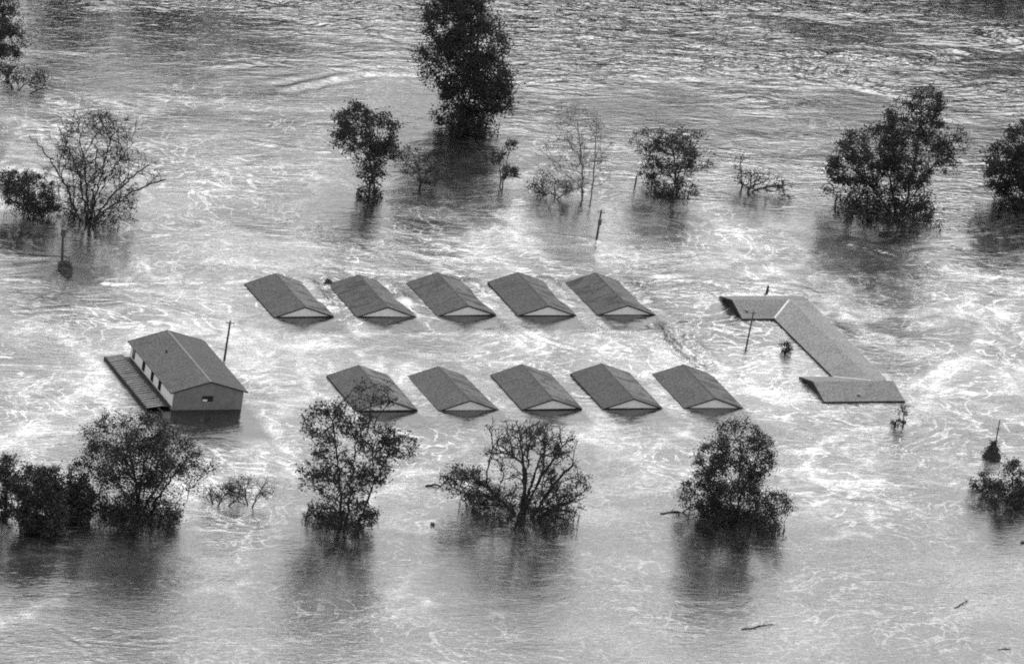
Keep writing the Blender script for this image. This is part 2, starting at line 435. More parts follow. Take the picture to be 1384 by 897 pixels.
# foam painted thin where gables, hall and trees mirror, to darken those reflections
mirror_zone = np.zeros_like(foam)
for (hx, hy) in FAR_ROW + NEAR_ROW:
    a, b = (x - hx) * CG + (y - hy) * SG, -(x - hx) * SG + (y - hy) * CG
    mirror_zone = np.maximum(mirror_zone, sstep(-.5, 1.0, a) * sstep(8.6, 7.2, a) * sstep(-5.5, -3.2, b) * sstep(2, 0, b))
a, b = (x - HALL[0]) * CG + (y - HALL[1]) * SG, -(x - HALL[0]) * SG + (y - HALL[1]) * CG
mirror_zone = np.maximum(mirror_zone, sstep(-5, -3, a) * sstep(11, 9, a) * sstep(-13, -8, b) * sstep(18, 15, b))
for (tx, ty, tr) in MIRROR_TREES:
    mirror_zone = np.maximum(mirror_zone, .9 * np.exp(-(((x - tx + .25 * tr) / (1.15 * tr)) ** 2 + ((y - ty + 1.6 * tr) / (2.6 * tr)) ** 2) ** 1.5))
foam = np.clip(foam * (1 - .92 * mirror_zone), 0, 1) * near
chop *= 1 - .75 * mirror_zone

def make_water():
    nx, ny = len(gx), len(gy)
    co = np.empty((nx * ny, 3), np.float32); co[:, 0] = x; co[:, 1] = y; co[:, 2] = h
    i, j = np.meshgrid(np.arange(nx - 1), np.arange(ny - 1), indexing='ij')
    q = (i * ny + j).ravel()
    quads = np.stack([q, q + ny, q + ny + 1, q + 1], 1).astype(np.int32)
    me = bpy.data.meshes.new('water')
    me.vertices.add(len(co)); me.vertices.foreach_set('co', co.ravel())
    me.loops.add(quads.size); me.loops.foreach_set('vertex_index', quads.ravel())
    me.polygons.add(len(quads))
    me.polygons.foreach_set('loop_start', np.arange(0, quads.size, 4, dtype=np.int32))
    me.polygons.foreach_set('use_smooth', np.ones(len(quads), bool))
    for nm, arr in (('foam', foam), ('chop', chop), ('mirror_zone', mirror_zone * near), ('eddy', near * sstep(135, 70, y - .3 * x) * (.5 + .5 * band * sstep(-85, -40, y - .55 * x)) * (1 - .9 * mirror_zone))):
        at = me.attributes.new(nm, 'FLOAT', 'POINT'); at.data.foreach_set('value', arr.astype(np.float32))
    me.update(); me.validate()
    o = bpy.data.objects.new('water', me); COL.objects.link(o)
    k = NT('flood_water')
    fa = k.new('ShaderNodeAttribute', attribute_name='foam').outputs['Fac']
    ca = k.new('ShaderNodeAttribute', attribute_name='chop').outputs['Fac']
    ba = k.new('ShaderNodeAttribute', attribute_name='eddy').outputs['Fac']
    sa = k.new('ShaderNodeAttribute', attribute_name='mirror_zone').outputs['Fac']
    v = k.coord('Object', (1, 1, 1), (0, 0, -AXIS))
    def stretched(sx, sy):
        mp = k.new('ShaderNodeMapping'); mp.inputs['Scale'].default_value = (sx, sy, 1); k.l.new(v, mp.inputs[0]); return mp.outputs[0]
    def ridge_of(n): return k.math('SUBTRACT', 1.0, k.math('ABSOLUTE', k.math('SUBTRACT', k.math('MULTIPLY', n, 2.0), 1.0)))
    big = k.noise(stretched(.13, .36), 1.0, 2, .5, 1.4)
    mid = k.noise(stretched(.45, 1.2), 1.0, 2, .55, .7)
    crest = ridge_of(k.noise(stretched(.20, .62), 1.0, 2, .5, 1.2))
    rip = k.noise(stretched(.9, 3.2), 1.0, 2, .6, .6)
    mp3 = k.new('ShaderNodeMapping'); mp3.inputs['Scale'].default_value = (.75, 2.0, 1); mp3.inputs['Rotation'].default_value = (0, 0, R(28)); k.l.new(v, mp3.inputs[0])
    rip2 = k.noise(mp3.outputs[0], 1.0, 2, .6, .8)
    fine = k.noise(stretched(3.6, 5.0), 1.0, 2, .7)
    hgt = k.math('ADD', k.math('MULTIPLY', big, .80), k.math('ADD', k.math('MULTIPLY', mid, .22), k.math('MULTIPLY', crest, .30)))
    hgt = k.math('MULTIPLY', hgt, k.math('ADD', ca, .03))
    ripples = k.math('ADD', k.math('ADD', k.math('MULTIPLY', rip, .085), k.math('MULTIPLY', rip2, .13)), k.math('MULTIPLY', fine, .024))
    hgt = k.math('ADD', hgt, k.math('MULTIPLY', ripples, k.math('SUBTRACT', 1.0, k.math('MULTIPLY', sa, .62))))
    nrm = k.bump(hgt, 1.0, WATER_BUMP)
    bub = k.noise(stretched(.9, 2.4), 1.0, 6, .75, .8)
    speck = k.noise(v, 4.5, 1, .5)
    ff = k.math('MULTIPLY', fa, k.math('MULTIPLY', k.ramp(bub, .30, .70, .35, 1.35), k.ramp(speck, .3, .7, .55, 1.35)))
    # foam threads drawn out thin by the eddies
    th = k.ramp(ridge_of(k.noise(stretched(.10, .13), 1.0, 3, .5, 2.6)), .945, .99, 0.0, 1.0)
    th2 = k.ramp(ridge_of(k.noise(stretched(.22, .30), 1.0, 3, .5, 2.2)), .95, .99, 0.0, 1.0)
    th = k.math('MAXIMUM', k.math('MULTIPLY', th, k.ramp(k.noise(stretched(.05, .05), 1.0, 2), .40, .60, .12, .80)),
                k.math('MULTIPLY', th2, k.ramp(k.noise(stretched(.08, .07), 1.0, 2), .45, .62, 0.0, .55)))
    th = k.math('MULTIPLY', th, ba)
    ff = k.math('ADD', ff, k.math('MULTIPLY', th, k.ramp(bub, .3, .65, .1, 1.0)), clamp=True)
    silt = k.math('MULTIPLY', k.ramp(speck, .3, .7, .3, 1.7), SILT)
    mix = k.math('ADD', k.math('MULTIPLY', ff, FOAM_ALBEDO), silt)
    k.l.new(k.grey(mix), k.b.inputs['Base Color'])
    k.l.new(k.math('ADD', k.math('MULTIPLY', ff, .35), WATER_ROUGH), k.b.inputs['Roughness'])
    k.b.inputs['IOR'].default_value = WATER_IOR
    k.l.new(nrm, k.b.inputs['Normal'])
    me.materials.append(k.m)
    tag(o, 'grey flood water with ripples, eddies and pale foam', 'water', kind='structure')
    return o
WATER_BUMP, WATER_ROUGH, WATER_IOR, FOAM_ALBEDO, SILT = .5, .09, 1.80, .60, .008
make_water()

gb = MB().add([(-4200, -4200, -3.2), (4200, -4200, -3.2), (4200, 4200, -3.2), (-4200, 4200, -3.2)], [(0, 1, 2, 3)]).build('ground', M['mud'])
tag(gb, 'muddy river flat lying under the flood water', 'ground', kind='structure')

# ================================================================== CABINS
def slope_slab(x0, z0, x1, z1, y0, y1, t):
    """a roof slope between two eave/ridge lines, t thick, underside below the line"""
    dx, dz = x1 - x0, z1 - z0
    L_ = math.hypot(dx, dz); nx, nz = -dz / L_, dx / L_
    if nz < 0: nx, nz = -nx, -nz
    a = [(x0, y0, z0), (x1, y0, z1), (x1, y1, z1), (x0, y1, z0)]
    b = [(p[0] - nx * t, p[1], p[2] - nz * t) for p in a]
    if x1 < x0: a.reverse(); b.reverse()
    return MB().hexa(b, a)

def make_cabin():
    """local x across the gable, y along the ridge; water is at z = 0"""
    t = empty('cabin')
    W, L, H, e = HOUSE_W, HOUSE_L, HOUSE_H, .10
    c = W / 2
    slope_slab(0, e, c, e + H, 0, L, .10).build('roof_slope', M['roof'], t)
    slope_slab(W, e, c, e + H, 0, L, .10).build('roof_slope', M['roof'], t)
    MB().prism([(c - .17, -.01, e + H - .045), (c, -.01, e + H + .03), (c + .17, -.01, e + H - .045), (c, -.01, e + H + .006)], (0, L + .02, 0)).build('ridge_cap', M['roof'], t)
    for y0 in (-.07, L + .01):                      # dark bargeboards along the gable edges
        for s in (0, 1):
            x0, x1 = (0 - .06, c) if s == 0 else (W + .06, c)
            z0 = e - .02
            MB().prism([(x0, y0, z0 + .02), (x1, y0, e + H + .02), (x1, y0, e + H - .155), (x0, y0, z0 - .15)], (0, .06, 0)).build('bargeboard', M['dark_trim'], t)
    for x0 in (-.07, W + .01):
        MB().box(x0, x0 + .06, .0, L, -.14, e + .012).build('fascia', M['dark_trim'], t)
    for y0 in (.12, L - .18):
        MB().prism([(.36, y0, -.3), (W - .36, y0, -.3), (W - .36, y0, e + .01), (c, y0, e + H - .12), (.36, y0, e + .01)], (0, .06, 0)).build('gable_wall', M['gable'], t)
    MB().box(.40, W - .40, .30, L - .30, -3.2, -.31).build('wall', M['gable'], t)
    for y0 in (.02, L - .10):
        MB().box(.30, W - .30, y0, y0 + .08, -.4, .075).build('gable_shadow_strip', M['dark_trim'], t)  # dark strip added as the shadow line below each gable
    return t

cabin = make_cabin()
far_words = ['grey cabin roof at the hall end of the far row', 'second far-row cabin roof from the hall end, streaked dark and wet',
             'middle cabin roof of the far row, dark wet stains', 'far-row cabin roof next to the last one before the angled building',
             'far-row cabin roof nearest the angled building, flood lapping its slope']
near_words = ['near-row cabin roof with tree branches in front of its gable', 'near-row cabin roof second from the branchy tree',
              'middle cabin roof of the near row, light gable', 'near-row cabin roof second from the angled building', 'near-row cabin roof nearest the angled building']
first = True
for row, words, wet in ((FAR_ROW, far_words, True), (NEAR_ROW, near_words, False)):
    for i, (hx, hy) in enumerate(row):
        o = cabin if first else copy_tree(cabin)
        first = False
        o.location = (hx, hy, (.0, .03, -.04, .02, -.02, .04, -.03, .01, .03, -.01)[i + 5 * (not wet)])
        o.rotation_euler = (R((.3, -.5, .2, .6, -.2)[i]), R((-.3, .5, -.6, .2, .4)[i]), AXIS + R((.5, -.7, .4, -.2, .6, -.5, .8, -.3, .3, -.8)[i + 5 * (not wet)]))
        tag(o, words[i], 'cabin', 'flooded cabins in two rows')
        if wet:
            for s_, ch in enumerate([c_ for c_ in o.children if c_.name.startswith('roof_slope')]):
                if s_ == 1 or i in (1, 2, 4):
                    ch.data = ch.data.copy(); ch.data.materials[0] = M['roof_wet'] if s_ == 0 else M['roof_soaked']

# ================================================================== THE HALL
def make_hall():
    t = empty('hall', (HALL[0], HALL[1], 0), AXIS)
    W, L, E, P = 8.9, 15.3, 2.28, 3.72
    c, ov = W / 2, .52
    k = (P - E) / (c + ov) * 1.0
    slope_slab(-ov, E, c, P, -.14, L + .14, .12).build('roof_slope', M['roof'], t)
    slope_slab(W + ov, E, c, P, -.14, L + .14, .12).build('roof_slope', M['roof'], t)
    MB().prism([(c - .10, -.15, P - .02), (c, -.15, P + .02), (c + .10, -.15, P - .02), (c, -.15, P + .005)], (0, L + .3, 0)).build('ridge_cap', M['ridge'], t)
    for y0 in (-.20, L + .15):
        for s in (0, 1):
            x0 = -ov if s == 0 else W + ov
            MB().prism([(x0, y0, E + .02), (c, y0, P + .02), (c, y0, P - .15), (x0, y0, E - .13)], (0, .05, 0)).build('bargeboard', M['dark_trim'], t)
    # gable wall of boards, each board a piece
    nb = 22
    for y0 in (0.0,):
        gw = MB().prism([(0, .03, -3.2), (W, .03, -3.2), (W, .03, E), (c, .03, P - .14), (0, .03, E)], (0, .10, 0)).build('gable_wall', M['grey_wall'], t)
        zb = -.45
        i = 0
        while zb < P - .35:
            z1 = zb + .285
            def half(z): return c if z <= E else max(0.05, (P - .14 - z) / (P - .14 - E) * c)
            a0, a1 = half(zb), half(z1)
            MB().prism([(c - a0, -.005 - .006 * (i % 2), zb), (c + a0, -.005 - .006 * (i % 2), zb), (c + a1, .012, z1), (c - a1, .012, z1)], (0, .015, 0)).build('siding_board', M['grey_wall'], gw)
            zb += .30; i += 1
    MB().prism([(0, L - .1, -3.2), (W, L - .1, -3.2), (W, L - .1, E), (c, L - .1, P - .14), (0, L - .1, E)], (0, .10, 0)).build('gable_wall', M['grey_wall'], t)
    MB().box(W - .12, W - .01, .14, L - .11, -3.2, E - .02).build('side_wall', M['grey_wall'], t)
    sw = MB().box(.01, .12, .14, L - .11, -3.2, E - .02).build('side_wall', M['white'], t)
    for y0 in (14.2, 10.55, 7.45, 4.75):
        w = MB().box(-.05, .005, y0 - .42, y0 + .42, .55, 1.95).build('window', M['dark_trim'], t)
        MB().box(-.058, -.052, y0 - .34, y0 - .03, .62, 1.88).build('pane', M['glass'], w)
        MB().box(-.058, -.052, y0 + .03, y0 + .34, .62, 1.88).build('pane', M['glass'], w)
    w = MB().box(3.66, 5.06, -.05, -.014, 1.06, 1.78).build('window', M['dark_trim'], t)
    MB().box(3.74, 4.32, -.075, -.052, 1.13, 1.36).build('sash', M['white'], w)
    MB().box(4.42, 4.98, -.06, -.052, 1.13, 1.71).build('pane', M['glass'], w)
    MB().box(3.74, 4.32, -.06, -.052, 1.42, 1.71).build('pane', M['glass'], w)
    # porch roof of ribbed sheets at the water line, on posts
    pr = MB().hexa([(-3.1, -.1, .28), (-.95, -.1, .56), (-.95, 15.45, .56), (-3.1, 15.45, .28)],
                   [(-3.1, -.1, .32), (-.95, -.1, .60), (-.95, 15.45, .60), (-3.1, 15.45, .32)]).build('porch_roof', M['dark_trim'], t)
    MB().box(-.94, -.02, .3, 15.2, .28, .36).build('porch_gap_shade', M['dark_trim'], t)  # dark strip added to paint the shade in the gap beside the wall
    rng = random.Random(4)
    n = 26
    for i in range(n):
        y0 = -.1 + 15.55 * i / n; y1 = -.1 + 15.55 * (i + 1) / n - rng.uniform(.10, .20)
        d = rng.uniform(.015, .05); s = rng.uniform(-.05, .05); e_ = rng.uniform(-.35, .0)
        MB().hexa([(-3.14 + s, y0, .316 + d), (-.93 + e_, y0, .60 + d), (-.93 + e_, y1, .595 + d), (-3.14 + s, y1, .312 + d)],
                  [(-3.14 + s, y0, .342 + d), (-.93 + e_, y0, .63 + d), (-.93 + e_, y1, .612 + d), (-3.14 + s, y1, .33 + d)]).build('roofing_sheet', M['metal'], pr)
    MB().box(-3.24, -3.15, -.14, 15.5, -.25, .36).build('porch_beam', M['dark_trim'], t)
    for i in range(6):
        MB().box(-3.05, -2.93, .1 + i * 3.02, .22 + i * 3.02, -3.2, .21).build('porch_post', M['dark_trim'], t)
    MB().tube([(2.45, 10.1, 3.0), (2.45, 10.1, 3.42)], .13, 8).build('roof_vent', M['dark_trim'], t)
    tag(t, 'tall grey gabled hall with a ribbed porch roof along its white side wall', 'hall')
make_hall()

# ================================================================== THE ANGLED BUILDING
def make_wings():
    t = empty('angled_building', (WING[0], WING[1], 0), AXIS)
    E, P = .20, 1.24
    r0, r1 = 3.65, 3.55          # ridge offsets
    # back wing: y 0..7.3, x -4.45..7.0 ; main wing: x 0..7.1, y -26..0 ; front wing: y -26.05..-18.35, x -4.55..6.45
    T_ = .12
    def slab(name, pts, mat=M['roof_pale']):
        lo = [(p[0], p[1], p[2] - T_) for p in pts]
        n = len(pts)
        mb = MB().add(list(lo) + list(pts), [tuple(range(n - 1, -1, -1)), tuple(range(n, 2 * n))] + [(i, (i + 1) % n, n + (i + 1) % n, n + i) for i in range(n)])
        return mb.build(name, mat, t)
    m0, m1, mr = 0.0, 7.1, 3.55
    ay = 3.65; by = -22.25
    ax0, ax1 = -4.45, 7.1
    bx0, bx1 = -4.55, 6.45
    g_ = .004
    slab('roof_slope', [(ax0, 0, E), (m0, 0, E), (mr, ay, P), (ax0, ay, P)])                                            # back wing, near slope
    slab('roof_slope', [(ax0, ay + g_, P), (mr, ay + g_, P), (ax1 - 0.9, ay + g_, P), (ax1 + .1, 7.3, E), (ax0, 7.3, E)])   # back wing, far slope
    slab('roof_slope', [(m0 + g_, -g_, E), (m0 + g_, -18.35, E), (mr - g_, by + g_, P), (mr - g_, ay - g_, P)])             # main wing, near slope
    slab('roof_slope', [(mr + g_, ay - g_, P), (mr + g_, by + g_, P), (bx1 - .05, by + g_, P - .98), (m1, -18.6, E - .1), (m1, 2.2, E - .05), (ax1 - .95, ay - g_, P - .05)])   # main wing, far slope
    slab('roof_slope', [(bx0, -26.05, E), (bx1, -26.05, E), (bx1, by - g_, P), (bx0, by - g_, P)])                          # front wing, near slope
    slab('roof_slope', [(bx0, by + g_, P), (mr - 2 * g_, by + 2 * g_, P), (m0, -18.36, E), (bx0, -18.36, E)])                # front wing, far slope
    # pale flashing in the valley between the back and main wings, and where the front wing meets the main one
    def strip(a, b, w, lift=.02):
        a, b = Vector(a), Vector(b); d = (b - a).normalized(); s = Vector((d.y, -d.x, 0)) * w / 2; u = Vector((0, 0, lift))
        MB().hexa([a - s, b - s, b + s, a + s], [a - s + u, b - s + u, b + s + u, a + s + u]).build('valley_flashing', M['flashing'], t)
    strip((0.05, .04, E + .005), (mr - .15, ay - .15, P - .04), .26, .07)
    strip((.1, -18.45, E + .005), (mr - .1, by + .2, P - .03), .26, .05)
    # dark eaves
    for nm, a in (('fascia', (ax0, 0 - .06, m0 - .01, 0 - .005)), ('fascia', (bx0 - .05, -26.11, bx1 + .05, -26.055))):
        MB().box(a[0], a[2], a[1], a[3], -.22, E + .01).build(nm, M['dark_trim'], t)
    MB().box(m0 - .06, m0 - .006, -18.34, -.07, -.22, E + .01).build('fascia', M['dark_trim'], t)
    # gable ends that face left: wall set back, coloured near-black for the overhang's shade; dark bargeboards
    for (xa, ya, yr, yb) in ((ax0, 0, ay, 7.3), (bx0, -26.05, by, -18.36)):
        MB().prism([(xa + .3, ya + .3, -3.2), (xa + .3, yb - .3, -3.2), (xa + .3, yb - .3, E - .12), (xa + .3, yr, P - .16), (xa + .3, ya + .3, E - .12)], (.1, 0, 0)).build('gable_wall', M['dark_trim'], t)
        MB().prism([(xa - .07, ya, E + .015), (xa - .07, yr, P + .015), (xa - .07, yr, P - .22), (xa - .07, ya, E - .24)], (.06, 0, 0)).build('bargeboard', M['dark_trim'], t)
        MB().prism([(xa - .07, yb, E + .015), (xa - .07, yr, P + .015), (xa - .07, yr, P - .22), (xa - .07, yb, E - .24)], (.06, 0, 0)).build('bargeboard', M['dark_trim'], t)
    # right-hand gable of the front wing
    MB().prism([(bx1 - .3, -25.75, -3.2), (bx1 - .3, -18.7, -3.2), (bx1 - .3, -18.7, .0), (bx1 - .3, by, P - .18), (bx1 - .3, -25.75, .0)], (.1, 0, 0)).build('gable_wall', M['grey_wall'], t)
    MB().box(ax0 + .45, m1 - .4, .3, 7.0, -3.2, .02).build('wall', M['grey_wall'], t)
    MB().box(m0 + .3, m1 - .4, -18.3, .29, -3.2, .02).build('wall', M['grey_wall'], t)
    MB().box(bx0 + .45, bx1 - .35, -25.75, -18.7, -3.2, .02).build('wall', M['grey_wall'], t)
    for (vx, vy) in ((-3.3, 1.4), (.6, -25.0)):
        z = E + (1.4 / 3.65 if vy > 0 else 1.05 / 3.8) * (P - E)
        MB().tube([(vx, vy, z - .1), (vx, vy, z + .16)], .16, 8).tube([(vx, vy, z + .17), (vx, vy, z + .24)], .24, 8).build('roof_vent', M['ridge'], t)
    tag(t, 'pale roofed building of three wings joined at an angle, awash to the eaves', 'building')
make_wings()

# ================================================================== TREES
# base position, then the masses of the crown: (sideways, height, half width, half height) in metres
TREES = {
 't1': ((-71.55, 53.89), [(-0.52, 11.57, 3.07, 3.09), (0.95, 7.71, 2.5, 2.68), (-1.71, 5.7, 2.88, 4.13), (-3.02, 10.62, 2.88, 4.12)]),
 't2': ((-54.92, 14.27), [(-0.7, 10.2, 5.74, 4.18), (1.7, 13.31, 3.15, 1.99), (5.05, 7.9, 3.34, 2.39), (1.46, 4.57, 4.64, 2.49), (-2.94, 5.81, 3.71, 2.99), (0.18, 1.44, 6.5, 1.4)]),
 't2b': ((-61.89, 12.62), [(-0.62, 3.3, 3.34, 2.59), (-2.74, 3.73, 2.22, 1.79), (0.98, 1.88, 2.41, 1.59)]),
 't3': ((-20.59, 38.57), [(-3.19, 10.7, 3.22, 2.24), (-0.04, 8.8, 2.27, 2.64), (-4.06, 8.1, 2.46, 1.63), (-1.27, 5.42, 2.85, 1.63), (0.77, 6.59, 1.9, 1.22), (-0.63, 2.97, 1.9, 1.22), (-0.25, 0.37, 1.9, 0.82)]),
 't3b': ((-14.52, 45.34), [(-1.57, 4.06, 2.48, 1.64), (0.49, 1.94, 2.1, 1.23), (-2.75, 2.2, 1.34, 1.03)]),
 't4': ((-10.12, 70.29), [(-4.06, 13.86, 4.48, 3.97), (-0.58, 12.37, 4.28, 5.01), (-3.83, 8.36, 4.48, 3.56), (1.72, 8.28, 3.31, 3.98), (0.09, 4.64, 4.88, 2.72), (-3.57, 19.14, 4.27, 3.65), (-0.83, 1.54, 4.1, 1.47), (2.76, 5.31, 2.73, 2.51)]),
 't5': ((-3.43, 49.45), [(-0.53, 6.63, 0.86, 0.92), (-1.94, 4.42, 0.96, 1.44), (-0.43, 2.2, 1.25, 1.13)]),
 't6': ((6.71, 50.87), [(-2.83, 10.68, 4.02, 2.26), (-4.13, 6.53, 3.45, 2.26), (-0.22, 7.63, 2.68, 3.09), (-3.5, 2.5, 4.03, 1.65), (0.21, 3.67, 2.4, 2.06)]),
 't7': ((18.11, 57.93), [(-4.12, 7.41, 2.89, 1.66), (0.29, 7.97, 2.7, 1.86), (-1.48, 4.96, 4.25, 1.86), (2.36, 5.42, 2.32, 1.66), (-1.53, 2.24, 4.06, 1.35), (-0.73, 0.29, 4.64, 0.83)]),
 't8': ((26.93, 63.79), [(-0.98, 3.6, 0.87, 1.67), (2.48, 1.69, 3.11, 1.36), (5.31, 1.24, 1.26, 1.15), (0.55, 1.46, 1.94, 1.25)]),
 't9': ((47.41, 64.37), [(1.35, 15.09, 2.52, 2.7), (-1.07, 13.21, 3.1, 2.91), (-4.46, 8.87, 4.65, 3.12), (1.3, 9.66, 4.46, 3.54), (5.62, 10.83, 1.94, 2.91), (3.36, 12.52, 2.52, 2.7), (-2.66, 11.58, 2.91, 2.29), (-7.41, 5.42, 3.3, 2.5), (-2.1, 5.41, 4.85, 2.71), (1.53, 2.58, 2.91, 2.71), (-7.47, 2.27, 2.53, 1.88), (-0.81, 0.7, 7.39, 1.46)]),
 't10': ((64.96, 74.30), [(-2.5, 9.71, 1.96, 2.52), (-4.63, 6.6, 2.54, 2.31), (-0.87, 6.09, 2.94, 3.15), (-5.03, 3.78, 1.76, 1.68), (-1.55, 2.06, 3.33, 1.89)]),
 't11a': ((-53.62, -83.97), [(-0.82, 6.34, 1.35, 1.81), (-0.97, 3.54, 1.69, 2.18), (-0.42, 1.23, 1.35, 1.27)]),
 't11b': ((-49.19, -85.20), [(-1.73, 5.34, 2.7, 2.53), (-0.31, 2.35, 3.04, 2.17), (0.28, 5.69, 1.69, 1.99)]),
 't11c': ((-45.50, -81.41), [(-0.87, 5.23, 1.27, 2.18), (-0.91, 1.7, 2.54, 2.0), (0.07, 3.36, 1.52, 1.82)]),
 't12': ((-38.89, -77.26), [(-4.22, 10.23, 3.39, 2.55), (-0.59, 10.69, 2.88, 2.0), (2.99, 9.65, 3.39, 2.55), (-4.58, 6.46, 3.06, 2.37), (-0.7, 6.4, 3.91, 2.92), (5.86, 7.56, 2.38, 1.64), (2.6, 4.94, 3.23, 2.37), (-2.75, 2.5, 3.4, 2.19), (3.51, 2.12, 1.87, 1.46), (0.04, 0.94, 5.11, 1.46), (-6.7, -0.25, 1.19, 1.1)]),
 't12b': ((-26.15, -68.23), [(-1.41, 2.01, 2.92, 1.2), (1.07, 2.92, 1.03, 1.47), (-2.75, 1.02, 1.55, 0.92)]),
 't13': ((-15.04, -68.93), [(-4.96, 12.07, 2.56, 2.2), (-1.46, 13.62, 2.39, 2.2), (0.57, 16.31, 2.56, 1.28), (4.48, 10.93, 2.05, 1.65), (1.25, 11.67, 2.56, 2.02), (-3.61, 8.75, 2.4, 1.65), (-4.46, 5.6, 2.4, 2.02), (-0.77, 5.32, 2.74, 2.21), (2.09, 7.14, 1.71, 2.02), (-4.78, -0.66, 1.29, 1.11), (-0.58, 1.59, 4.29, 1.66)]),
 't14': ((4.87, -58.20), [(-7.21, 3.48, 3.29, 1.86), (-5.43, 2.18, 2.25, 1.49), (4.37, 5.81, 2.42, 3.35), (5.22, 2.64, 1.73, 1.86), (-0.53, 7.5, 4.15, 4.09), (-2.92, 8.78, 3.46, 2.78), (2.2, 9.69, 3.11, 2.04), (2.34, 3.08, 3.12, 2.23), (-0.4, 0.88, 6.59, 1.49)]),
 't15': ((30.07, -49.32), [(-1.56, 10.63, 2.96, 2.25), (-4.12, 7.89, 2.27, 2.06), (0.76, 8.37, 2.27, 3.0), (-2.03, 5.39, 4.19, 2.63), (2.18, 9.39, 1.05, 1.68), (-0.16, 2.08, 4.9, 2.07), (-5.08, 2.36, 2.8, 2.06), (4.28, 3.06, 1.75, 1.88), (0.11, 0.4, 5.78, 1.22)]),
 't16': ((62.33, -28.10), [(-3.11, 1.21, 1.96, 1.34), (-0.04, 3.32, 1.16, 1.72), (0.15, 1.2, 2.5, 1.34), (2.14, 2.24, 1.43, 1.92)]),
 's1': ((-30.12, -69.47), [(-0.06, 1.68, 2.06, 0.83), (-1.23, 0.72, 1.2, 0.64), (1.52, 1.59, 1.2, 0.74)]),
 's2': ((2.19, 49.86), [(-0.28, 1.82, 3.45, 1.03), (-2.07, 0.78, 1.73, 0.82), (2.2, 1.52, 1.54, 0.72)]),
 's3': ((-68.70, 57.03), [(0.27, 1.71, 3.28, 1.04), (2.75, 1.41, 1.74, 0.73), (-1.66, 1.48, 1.93, 1.24)]),
 'bush': ((34.19, 7.55), [(-0.27, 1.06, 0.74, 0.79), (0.1, 0.52, 0.65, 0.5)]),
 'brush': ((48.68, -10.37), [(0.27, 2.73, 0.27, 0.49), (0.24, 1.83, 0.54, 0.49), (-0.1, 0.58, 1.0, 0.58)]),
}

def blob_points(rng, blobs, n, depth=.9, shell=.35):
    vol = np.array([b[2] * b[2] * b[3] for b in blobs]) ** .75
    idx = rng.choice(len(blobs), size=n, p=vol / vol.sum())
    d = rng.normal(size=(n, 3)); d /= np.linalg.norm(d, axis=1)[:, None]
    r = (shell + (1 - shell) * rng.random(n)) ** (1 / 2.2)
    B = np.array([b[:4] for b in blobs])[idx]
    yo = np.array([rng.uniform(-.5, .5) * b[2] for b in blobs])[idx]
    p = np.stack([B[:, 0] + d[:, 0] * r * B[:, 2], yo + d[:, 1] * r * B[:, 2] * depth, B[:, 1] + d[:, 2] * r * B[:, 3]], 1)
    return p[p[:, 2] > .12]

def grow(rng, blobs, n_tips, stems, twigs=3, twig_len=.7, droop=0.0, fork=.3, tipj=.022):
    """limbs: (points, parents). Curved limbs run from the stems out to points of the crown, long ones first, twigs last"""
    P, PAR, D, PL, ROOT = [], [], [], [], []
    def path(start, end, parent, sdir, bend):
        start, end = np.array(start, float), np.array(end, float)
        L_ = np.linalg.norm(end - start)
        n = max(2, int(L_ / .55))
        c1 = start + sdir * L_ * bend
        last = parent
        prev = start
        for i in range(1, n + 1):
            t = i / n
            q = (1 - t) ** 2 * start + 2 * t * (1 - t) * c1 + t * t * end
            if i < n: q = q + rng.normal(size=3) * tipj * L_ ** .5
            d = q - prev; d /= np.linalg.norm(d) + 1e-6
            PL.append(PL[last] + np.linalg.norm(q - P[last])); ROOT.append(ROOT[last]); P.append(q); PAR.append(last); D.append(d); last = len(P) - 1; prev = q
        return last
    zmax = max(b[1] + b[3] for b in blobs)
    if not stems:
        top = max(blobs, key=lambda b: b[1] + .5 * b[3])
        stems = [(top[0] * .8, top[1])]
    for (sx, sz) in stems:
        P.append(np.array([rng.uniform(-.9, .9) * (len(stems) > 1), rng.uniform(-.9, .9) * (len(stems) > 1), -2.8])); PAR.append(-1); D.append(np.array([0, 0, 1.])); PL.append(0.0); ROOT.append(len(P) - 1)
        r0 = len(P) - 1
        path(P[r0], (sx, rng.uniform(-.25, .25) * abs(sz), sz), r0, np.array([sx * .03, 0, 1.]), .5)
    n_stem = len(P)
    tips = blob_points(rng, blobs, n_tips)
    ends = []
    for a in tips:
        A = np.array(P)
        low = A[:, 2] < fork
        cost = np.linalg.norm(A - a, axis=1) + .75 * np.clip(A[:, 2] - a[2] + .4, 0, None) + 6.0 * low * (a[2] > 1.2) + .38 * np.array(PL)
        j = int(np.argmin(cost))
        sd = D[j] * .7 + np.array([0, 0, .35])
        tgt = a + np.array([0, 0, -droop])
        ends.append(path(P[j], tgt, j, sd, .38))
    nn = len(P)
    for e in ends:
        for _ in range(twigs):
            v = D[e] * .8 + rng.normal(size=3) * .7; v /= np.linalg.norm(v)
            L_ = twig_len * rng.uniform(.4, 1.2)
            P.append(P[e] + v * L_ * .5 + rng.normal(size=3) * .04); PAR.append(e); D.append(v); ROOT.append(ROOT[e])
            P.append(P[-1] + v * L_ * .5 + np.array([0, 0, .04 - droop * .3])); PAR.append(len(P) - 2); D.append(v); ROOT.append(ROOT[e])
    return np.array(P), np.array(PAR), np.array(D), np.array(ends), np.array(ROOT), n_stem

